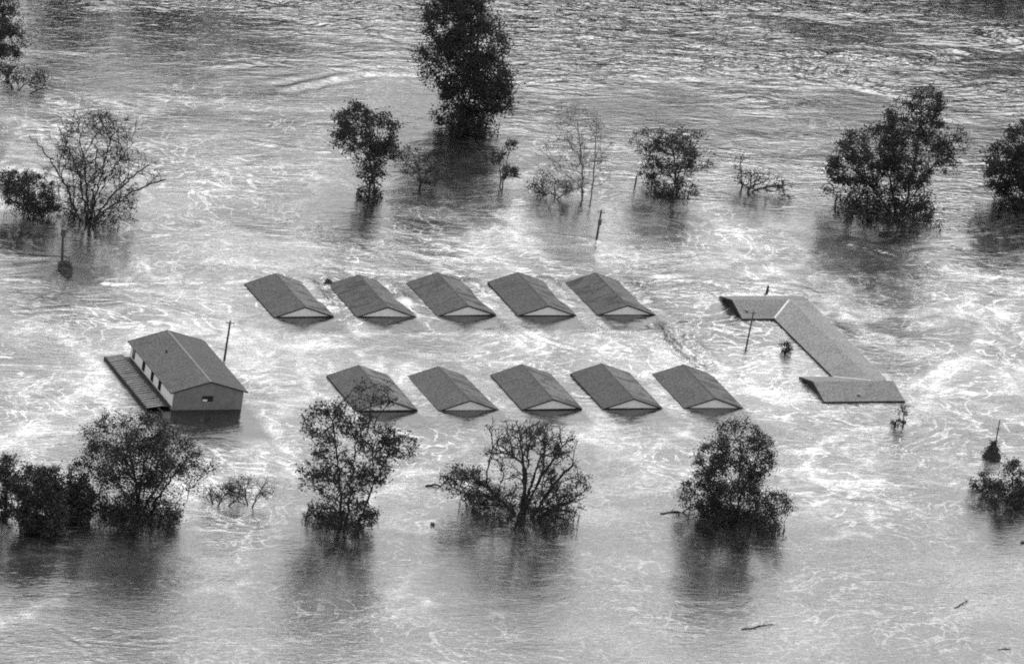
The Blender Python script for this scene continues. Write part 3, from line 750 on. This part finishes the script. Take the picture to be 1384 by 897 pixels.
def limb_mesh(P, PAR, D, tip_r, power=2.75, cap=.45, n_stem=0, stem_r=0.0):
    n = len(P)
    acc = np.zeros(n)
    kids = np.zeros(n, int)
    for i in range(n):
        if PAR[i] >= 0: kids[PAR[i]] += 1
    r = np.zeros(n)
    for i in range(n - 1, -1, -1):
        r[i] = max(tip_r, acc[i] ** (1 / power) if acc[i] > 0 else tip_r)
        if PAR[i] >= 0: acc[PAR[i]] += r[i] ** power
    r = np.minimum(r, cap)
    if stem_r and n_stem:
        z = np.clip(P[:n_stem, 2], 0, None)
        r[:n_stem] = np.maximum(r[:n_stem], stem_r * (1 - .8 * z / (P[:n_stem, 2].max() + .1)))
    ref = np.where(np.abs(D[:, 2:3]) < .95, np.array([[0, 0, 1.]]), np.array([[1., 0, 0]]))
    a = np.cross(D, ref); a /= np.linalg.norm(a, axis=1)[:, None] + 1e-9
    b = np.cross(D, a)
    S = 5
    ang = np.arange(S) * 2 * np.pi / S
    ring = P[:, None, :] + r[:, None, None] * (np.cos(ang)[None, :, None] * a[:, None, :] + np.sin(ang)[None, :, None] * b[:, None, :])
    return ring, r

def arr_mesh(name, co, polys, size, mat, parent):
    """co (n,3); polys (m,size) index array"""
    me = bpy.data.meshes.new(name)
    me.vertices.add(len(co)); me.vertices.foreach_set('co', np.asarray(co, np.float32).ravel())
    me.loops.add(polys.size); me.loops.foreach_set('vertex_index', polys.astype(np.int32).ravel())
    me.polygons.add(len(polys)); me.polygons.foreach_set('loop_start', np.arange(0, polys.size, size, dtype=np.int32))
    me.materials.append(mat)
    me.update(); me.validate()
    o = bpy.data.objects.new(name, me); COL.objects.link(o); o.parent = parent
    return o

def tree(key, name, label, cat, tips=220, leaves=40, leaf=.24, leafy=1.0, spread=.42, dens=1.5, big=1.15, stems=None, twigs=7, twig_len=.8, tip_r=.012,
         bark='bark', leafmat='leaf', group=None, droop=0.0, seed=None, fork=.3, cap=.45, fill=0, stem_r=.10, where=None, skirt=0):
    (bx, by), blobs = TREES[key]
    rng = np.random.default_rng(abs(hash_name(key)) if seed is None else seed)
    t = empty(name, (bx, by, 0))
    P, PAR, D, ends, root, n_stem = grow(rng, blobs, tips, stems, twigs, twig_len, droop, fork)
    ring, r = limb_mesh(P, PAR, D, tip_r, cap=cap, n_stem=n_stem, stem_r=stem_r)
    n, S = len(P), ring.shape[1]
    co = ring.reshape(-1, 3)
    q = []
    child = np.where(PAR >= 0)[0]
    for k in range(S):
        k2 = (k + 1) % S
        q.append(np.stack([PAR[child] * S + k, PAR[child] * S + k2, child * S + k2, child * S + k], 1))
    q = np.stack(q, 1)                                   # child, side, 4
    thick = (child < n_stem) & (r[child] > .05)
    masks = [('trunk', thick & (root[child] == k)) for k in np.unique(root)] + [('branches', ~thick)]
    for nm, mask in masks:
        f = q[mask].reshape(-1, 4)
        if len(f):
            used, inv = np.unique(f, return_inverse=True)
            arr_mesh(nm, co[used], inv.reshape(f.shape), 4, M[bark], t)
    # leaves sit in clumps round the twigs
    if leaves:
        pick = ends[rng.random(len(ends)) < leafy]
        if where is not None: pick = pick[[rng.random() < where(*P[e]) for e in pick]]
        cen = P[pick]
        per = rng.poisson(leaves * dens * rng.uniform(.35, 1.65, len(pick)))
        c = np.repeat(cen, per, axis=0)
        sp = np.repeat(rng.uniform(.6, 1.35, len(pick)) * spread, per)[:, None]
        p = c + rng.normal(size=c.shape) * sp * np.array([1, 1, .8])
        if fill:
            p = np.vstack([p, blob_points(rng, blobs, int(fill * dens), shell=.15)])
        if skirt:                                       # low sprays trailing at the water line
            xs = np.array([b[0] for b in blobs if b[1] - b[3] < 3.0] or [0.0]); wd = max(b[2] for b in blobs)
            c0 = rng.choice(xs, skirt) * .62
            p = np.vstack([p, np.stack([c0 + np.clip(rng.normal(size=skirt), -1.5, 1.5) * wd * .32, np.clip(rng.normal(size=skirt), -1.5, 1.5) * wd * .32, np.abs(rng.normal(size=skirt)) * .7 + .03], 1)])
        p = p[p[:, 2] > .02]
        m_ = len(p)
        u = rng.normal(size=(m_, 3)); u /= np.linalg.norm(u, axis=1)[:, None]
        w = np.cross(u, rng.normal(size=(m_, 3))); w /= np.linalg.norm(w, axis=1)[:, None]
        s = (leaf * big * rng.uniform(.5, 1.4, m_))[:, None]
        quad = np.stack([p - u * s * .5, p + w * s * .3 + u * s * .05, p + u * s * .5, p - w * s * .3 + u * s * .05], 1)
        arr_mesh('crown', quad.reshape(-1, 3), np.arange(m_ * 4).reshape(-1, 4), 4, M[leafmat], t)
    tag(t, label, cat, group)
    return t

def hash_name(s):
    v = 7
    for ch in s: v = (v * 131 + ord(ch)) % 1000003
    return v

G_FAR, G_NEAR = 'trees standing in the river beyond the cabins', 'trees standing in the flood in front of the cabins'
tree('t1', 'tree', 'dark leafy tree cut off by the far left corner', 'tree', 260, 34, .24, .9, group=G_FAR)
tree('t2', 'bare_tree', 'bare tree of many fanned stems behind the pole with debris', 'tree', 460, 10, .20, .6, .55, twigs=9, twig_len=1.1,
     stems=[(-8.6, 10.5), (-5.2, 13.2), (-3.4, 14.0), (-.4, 14.2), (2.0, 14.4), (4.6, 12.2), (6.6, 8.8), (9.0, 7.2)], group=G_FAR, tip_r=.012, stem_r=.15, skirt=1300)
tree('t2b', 'shrub', 'low dark twiggy shrub left of the bare many-stemmed tree', 'shrub', 170, 34, .2, .9, .35, twigs=4, stems=[(-2.4, 3.6), (-.6, 4.6), (1.0, 3.0)], group=G_FAR, fill=1800, skirt=700)
tree('t3', 'tree', 'airy leafy tree with clumped foliage behind the far row', 'tree', 210, 36, .26, .85, .42, group=G_FAR, fill=500, stems=[(-2.6, 9.8), (-.2, 8.2)], skirt=500)
tree('t3b', 'shrub', 'thin shrub between the airy tree and the dense dark one', 'shrub', 90, 14, .2, .7, .35, stems=[(-1.6, 4), (.4, 2)], group=G_FAR)
tree('t4', 'tree', 'tallest dense black tree rising at the top of the view', 'tree', 520, 46, .28, 1.0, .5, group=G_FAR, fill=5200, stems=[(-3.4, 16.5), (-.6, 13.5), (.8, 9)], skirt=1500)
tree('t5', 'sapling', 'thin two-stemmed sapling beside the dense dark tree', 'sapling', 46, 26, .2, .9, .28, stems=[(-1.9, 5.0), (-.6, 6.9)], group=G_FAR)
tree('t6', 'sparse_tree', 'pale nearly leafless tree behind the pole with crossarm', 'tree', 260, 6, .17, .6, .45, twigs=4, twig_len=.9, bark='bark_pale', leafmat='leaf_dry',
     stems=[(-.3, 10.6), (-2.6, 9.8)], group=G_FAR, tip_r=.013, cap=.16, stem_r=.08)
tree('t7', 'tree', 'broad low leafy tree behind the last far-row cabin', 'tree', 230, 27, .22, .8, .38, group=G_FAR, stems=[(-1.5, 6.6), (.6, 7.6)], skirt=1000)
tree('t8', 'snag', 'small broken dead tree leaning in the river', 'dead tree', 90, 7, .17, .6, .3, twigs=4, stems=[(-1.3, 5.2), (3.0, 2.2), (5.2, 1.6)], group=G_FAR, tip_r=.022)
tree('t9', 'tree', 'large spreading leafy tree at the right beyond the angled building', 'tree', 520, 38, .26, .95, .46, group=G_FAR, fill=2200,
     stems=[(.9, 13.5), (-3.8, 8.6), (4.6, 10), (-6, 4.6)], skirt=2200)
tree('t10', 'tree', 'dark leafy tree cut off by the right edge', 'tree', 260, 36, .26, .95, .45, group=G_FAR, fill=1200, skirt=900)
tree('t11a', 'tree', 'slim leafy tree at the left edge near the foreground', 'tree', 100, 32, .22, .9, .35, group=G_NEAR)
tree('t11b', 'tree', 'round dense dark tree at the left foreground', 'tree', 240, 40, .24, 1.0, .4, group=G_NEAR, fill=1800, skirt=1500)
tree('t11c', 'tree', 'narrow dark tree left of the biggest foreground tree', 'tree', 150, 34, .23, .95, .36, group=G_NEAR, fill=700, skirt=900)
tree('t12', 'tree', 'biggest foreground tree with wide branching crown before the hall', 'tree', 620, 30, .22, .95, .5, twigs=4, twig_len=.9, group=G_NEAR, fill=1600, stem_r=.20, where=lambda x, y, z: 1.0 if x < 2 else .55,
     stems=[(-2.8, 9.6), (-.2, 9.5), (4.6, 8.6), (2.0, 5)], skirt=2600)
tree('t12b', 'shrub', 'thin drowned shrub right of the biggest foreground tree', 'shrub', 110, 6, .16, .6, .4, twigs=4, stems=[(-1.6, 2.4), (1.1, 3.8)], group=G_NEAR)
tree('t13', 'tree', 'tall airy tree with clumped leaves in front of the first near cabin', 'tree', 380, 27, .25, .85, .42, group=G_NEAR, fill=1200,
     stems=[(-3.6, 11), (-.9, 13), (3.6, 10.2)], cap=.36, stem_r=.20, where=lambda x, y, z: .3 if z > 14.8 else 1.0, skirt=1300)
tree('t14', 'tree', 'half-bare tree of thick leaning stems before the middle cabins', 'tree', 520, 28, .22, .65, .48, twigs=5, twig_len=.95, group=G_NEAR, fill=0, stem_r=.26, where=lambda x, y, z: 1.0 if (x < -3.5 and z < 6) or (x > 2.2 and z < 9.2) or z < 2 else .25,
     stems=[(-2.6, 11.2), (-.9, 11.6), (1.4, 11.4), (3.6, 10.4), (-6.4, 3.4), (4.6, 6.8), (5.0, 3.0)], tip_r=.022, skirt=2600)
tree('t15', 'tree', 'bushy dense dark tree in front of the last near cabin', 'tree', 480, 32, .21, .95, .42, group=G_NEAR, fill=4200, stems=[(-1.4, 10), (.9, 8.4), (-4.2, 5)], skirt=2400)
tree('t16', 'shrub', 'dark half-drowned shrub at the right edge below the short pole', 'shrub', 170, 26, .2, .9, .34, group=G_NEAR, stems=[(-2.8, 1.4), (0, 3.6), (2, 2.4)], skirt=900)
tree('s1', 'shrub', 'faint drowned scrub between the biggest foreground tree and the thin shrub', 'shrub', 90, 5, .16, .6, .4, twigs=5, stems=[(-1.4, 1.2), (.6, 1.6), (1.8, 1.0)], group=G_NEAR)
tree('s2', 'shrub', 'low wispy scrub at the foot of the pale leafless tree', 'shrub', 110, 8, .17, .7, .4, twigs=5, stems=[(-2.4, 1.4), (.2, 1.8), (2.2, 1.2)], group=G_FAR)
tree('s3', 'shrub', 'straggling scrub under the corner tree at top left', 'shrub', 120, 12, .2, .8, .4, twigs=5, stems=[(-2, 1.6), (1.4, 1.6), (3.6, 1.0)], group=G_FAR)
tree('bush', 'bush', 'small round bush inside the angle of the pale building', 'bush', 46, 14, .15, .9, .2, twigs=2, twig_len=.35, stems=[(0, .8)])
tree('brush', 'brush_clump', 'torn clump of twigs at the corner of the angled building', 'brush', 40, 11, .16, .9, .22, twigs=3, twig_len=.4, stems=[(.3, 2.6), (-.3, .7)])

def unseen_wood():
    """unseen wood added beyond the view so its mirror image darkens the upper river"""
    rng = np.random.default_rng(77)
    pts, quads, tr = [], [], MB()
    for (x0, y0, x1, y1, n, hh) in ((-10, 138, 30, 160, 11, 21), (30, 160, 62, 182, 11, 25), (58, 172, 92, 192, 13, 30), (-72, 104, -34, 126, 10, 19), (-34, 128, -10, 140, 5, 11)):
        for i in range(n):
            f = (i + rng.uniform(.2, .8)) / n
            bx, by, H_ = x0 + (x1 - x0) * f, y0 + (y1 - y0) * f + rng.uniform(0, 6), hh * rng.uniform(.7, 1.15)
            tr.tube([(bx, by, -3.2), (bx + rng.uniform(-.4, .4), by, H_ * .45), (bx + rng.uniform(-1, 1), by, H_ * .85)], [.3, .2, .06], 6)
            bl = [(0, H_ * .75, H_ * .20, H_ * .25), (rng.uniform(-2, 2), H_ * .48, H_ * .27, H_ * .25), (rng.uniform(-2, 2), H_ * .25, H_ * .25, H_ * .22)]
            q = blob_points(rng, bl, 1500, shell=.1); q[:, 0] += bx; q[:, 1] += by
            pts.append(q)
    p = np.vstack(pts); m_ = len(p)
    u = rng.normal(size=(m_, 3)); u /= np.linalg.norm(u, axis=1)[:, None]
    w = np.cross(u, rng.normal(size=(m_, 3))); w /= np.linalg.norm(w, axis=1)[:, None]
    s = (.75 * rng.uniform(.5, 1.4, m_))[:, None]
    quad = np.stack([p - u * s * .5, p + w * s * .35, p + u * s * .5, p - w * s * .35], 1).reshape(-1, 3)
    nv = len(tr.v)
    allv = np.vstack([np.array(tr.v), quad])
    faces = list(tr.f) + [tuple(nv + 4 * i + k for k in range(4)) for i in range(m_)]
    o = mesh_obj('unseen_wood', allv, faces, M['leaf'])
    tag(o, 'unseen wood added past the view, its mirror image darkening the upper river', 'wood', kind='stuff')
unseen_wood()

# ================================================================== POLES
def pole(base, h_, label, lean=(0, 0), arm=None, can=None, rad=.13, brace=None):
    t = empty('utility_pole', (base[0], base[1], 0))
    lx, ly = lean
    def at(z): return Vector((lx * z, ly * z, z))
    MB().tube([at(-3.2), at(0), at(h_)], [rad * 1.15, rad * 1.05, rad * .8], 9).build('post', M['pole'], t, True)
    if arm:
        z, half, ang = arm
        d = Vector((math.cos(ang), math.sin(ang), 0)) * half
        n_ = Vector((-math.sin(ang), math.cos(ang), 0)) * (rad + .05)
        p = at(z) - n_
        MB().tube([p - d, p + d], .055, 4).build('crossarm', M['pole'], t)
        for s in (-.9, .9):
            q = p + d * s
            MB().tube([q + Vector((0, 0, .05)), q + Vector((0, 0, .12)), q + Vector((0, 0, .22))], [.03, .06, .035], 7).build('insulator', M['ceramic'], t, True)
    if can:
        z, r_, hh = can
        q = at(z) + Vector((.05, -rad - r_ - .02, 0))
        c_ = MB().tube([q, q + Vector((0, 0, .05)), q + Vector((0, 0, hh)), q + Vector((0, 0, hh + .08))], [r_ * .9, r_, r_, r_ * .6], 10).build('transformer', M['steel'], t)
        MB().tube([q + Vector((0, 0, hh + .085)), q + Vector((0, 0, hh + .3))], [.045, .025], 6).build('bushing', M['ceramic'], c_)
    if brace:
        MB().tube([at(brace[0]), Vector(brace[1])], .03, 5).build('guy_wire', M['steel'], t)
    tag(t, label, 'utility pole')
    return t
pole(POLES[0], 5.2, 'plain pole standing behind the tall gabled hall', (.005, 0), arm=(5.0, .5, R(10)), brace=(1.35, (-1.6, .2, 1.5)), rad=.14)
pole(POLES[1], 5.15, 'plain thin pole in front of the back wing of the angled building', (.03, 0), arm=(5.0, .28, R(0)), rad=.11)
pole(POLES[2], 4.2, 'pole with transformer and wake between the far trees and far cabins', (.0, 0), arm=(3.95, .5, R(5)), can=(2.3, .24, .75), rad=.15)
pole(POLES[3], 4.7, 'pole carrying a transformer at its top with debris caught at its foot', (-.10, 0), arm=(4.5, .3, R(0)), can=(3.4, .34, 1.0), rad=.17)
pole(POLES[4], 5.0, 'short pole with a black heap of debris at its foot', (-.01, 0), arm=(3.9, .25, R(0)), rad=.09)

def stake(base, h_, label, rad=.1, wire=None):
    t = empty('stump_post', (base[0], base[1], 0))
    MB().tube([(0, 0, -3.2), (0, 0, 0), (.03, 0, h_ * .8), (.03, 0, h_)], [rad * 1.2, rad * 1.1, rad, rad * .7], 7).build('post', M['pole'], t, True)
    if wire:
        p = []
        for i in range(13):
            f = i / 12
            p.append((wire[0] * f, wire[1] * f, h_ * .75 + (wire[2] - h_ * .75) * f - .35 * math.sin(math.pi * f)))
        MB().tube(p, .035, 5).build('wire', M['steel'], t, True)
    tag(t, label, 'post')
stake((12.78, 58.81), 1.5, 'short post with a sagging wire left of the broad low tree', wire=(-8.0, -4.5, 1.4))
stake((31.17, 27.3), 1.25, 'stub of a post breaking the water behind the back wing', .16)

# ================================================================== DRIFT
def heap(name, base, label, size, n, seed, peak, flat=1.0):
    """a heap of tangled drift: many crossing sticks over a lumpy core"""
    rng = random.Random(seed)
    t = empty(name, (base[0], base[1], 0))
    core = MB()
    rings = 7; sides = 12
    v = [(0, 0, peak)]; f = []
    for i in range(1, rings + 1):
        fr = i / rings
        for k in range(sides):
            a = 2 * math.pi * k / sides
            rr = size * fr * rng.uniform(.82, 1.18)
            v.append((rr * math.cos(a), rr * math.sin(a) * flat, peak * (1 - fr) ** 1.15 * rng.uniform(.8, 1.15) - .35 * (i == rings)))
    for k in range(sides): f.append((0, 1 + k, 1 + (k + 1) % sides))
    for i in range(rings - 1):
        for k in range(sides):
            k2 = (k + 1) % sides
            f.append((1 + i * sides + k, 1 + (i + 1) * sides + k, 1 + (i + 1) * sides + k2, 1 + i * sides + k2))
    core.add(v, f).build('matted_core', M['debris'], t)
    sticks = MB()
    for i in range(n):
        a = rng.uniform(0, 2 * math.pi); r_ = size * rng.uniform(.1, 1.0); z = max(.03, peak * (1 - r_ / size) + rng.uniform(-.1, .15))
        L_ = size * rng.uniform(.35, 1.0); d = rng.uniform(0, 2 * math.pi)
        p = Vector((r_ * math.cos(a), r_ * math.sin(a) * flat, z)); q = Vector((math.cos(d), math.sin(d), rng.uniform(-.2, .35))) * L_ / 2
        sticks.tube([p - q, p + Vector((rng.uniform(-.1, .1), rng.uniform(-.1, .1), rng.uniform(-.05, .1))), p + q], [.05, .045, .02], 5)
    sticks.build('tangled_sticks', M['debris'], t)
    tag(t, label, 'debris')
heap('debris_heap', (60.3, -15.8), 'black pyramid of drift piled on the short pole', 1.3, 70, 3, 2.5)
heap('debris_heap', (-55.9, -2.6), 'dark drift tangled round the foot of the transformer pole', 1.0, 70, 5, .55, 2.0)
heap('debris_heap', (-55.4, -5.0), 'second dark drift clump just below the transformer pole', .75, 40, 6, .4, 1.6)
heap('debris_heap', (-23.6, 6.3), 'small dark drift lump at the back corner of a far cabin', .6, 30, 8, .5)
heap('debris_heap', (-5.47, -65.1), 'tiny floating drift lump in open foreground water', .28, 12, 13, .16)
heap('debris_heap', (64.1, -41.3), 'tiny floating drift lump at the right edge', .25, 14, 14, .2)

def log(base, label, length, ang, seed, rad=.13, rise=.25, twigs_=5):
    rng = random.Random(seed)
    t = empty('drift_branch', (base[0], base[1], 0), ang)
    n = 9
    pts = [(-length / 2 + length * i / n, .06 * length * math.sin(i * 1.3 + seed) * .5, .02 + rise * abs(math.sin(i * .9 + seed)) * (i / n)) for i in range(n + 1)]
    MB().tube(pts, [rad * (1 - .65 * i / n) for i in range(n + 1)], 7).build('stem', M['debris'], t, True)
    for k in range(twigs_):
        i = rng.randrange(2, n)
        p = Vector(pts[i]); d = Vector((rng.uniform(.2, .9), rng.choice((-1, 1)) * rng.uniform(.3, .9), rng.uniform(.05, .5))).normalized() * length * rng.uniform(.1, .24)
        MB().tube([p, p + d * .5 + Vector((0, 0, .05)), p + d], [rad * .4, rad * .3, rad * .15], 5).build('twig', M['debris'], t, True)
    tag(t, label, 'branch')
log((33.3, -79.4), 'long thin branch floating in the near foreground', 4.6, R(42), 1, .10, .12, 4)
log((56.9, -63.1), 'crooked drifting branch in the right foreground', 3.0, R(62), 2, .10, .3, 3)
log((62.0, -74.2), 'short drifting branch in the right bottom corner', 1.8, R(30), 3, .09, .15, 3)
log((22.6, -49.6), 'forked branch jutting from the bushy dense tree', 4.2, R(28), 4, .16, .5, 7)
log((-5.6, -53.2), 'broken limb jutting from the half-bare tree', 3.2, R(20), 5, .15, .5, 6)
log((42.7, -5.6), 'thin branch floating below the near wing eave', 2.2, R(-10), 6, .06, .08, 2)
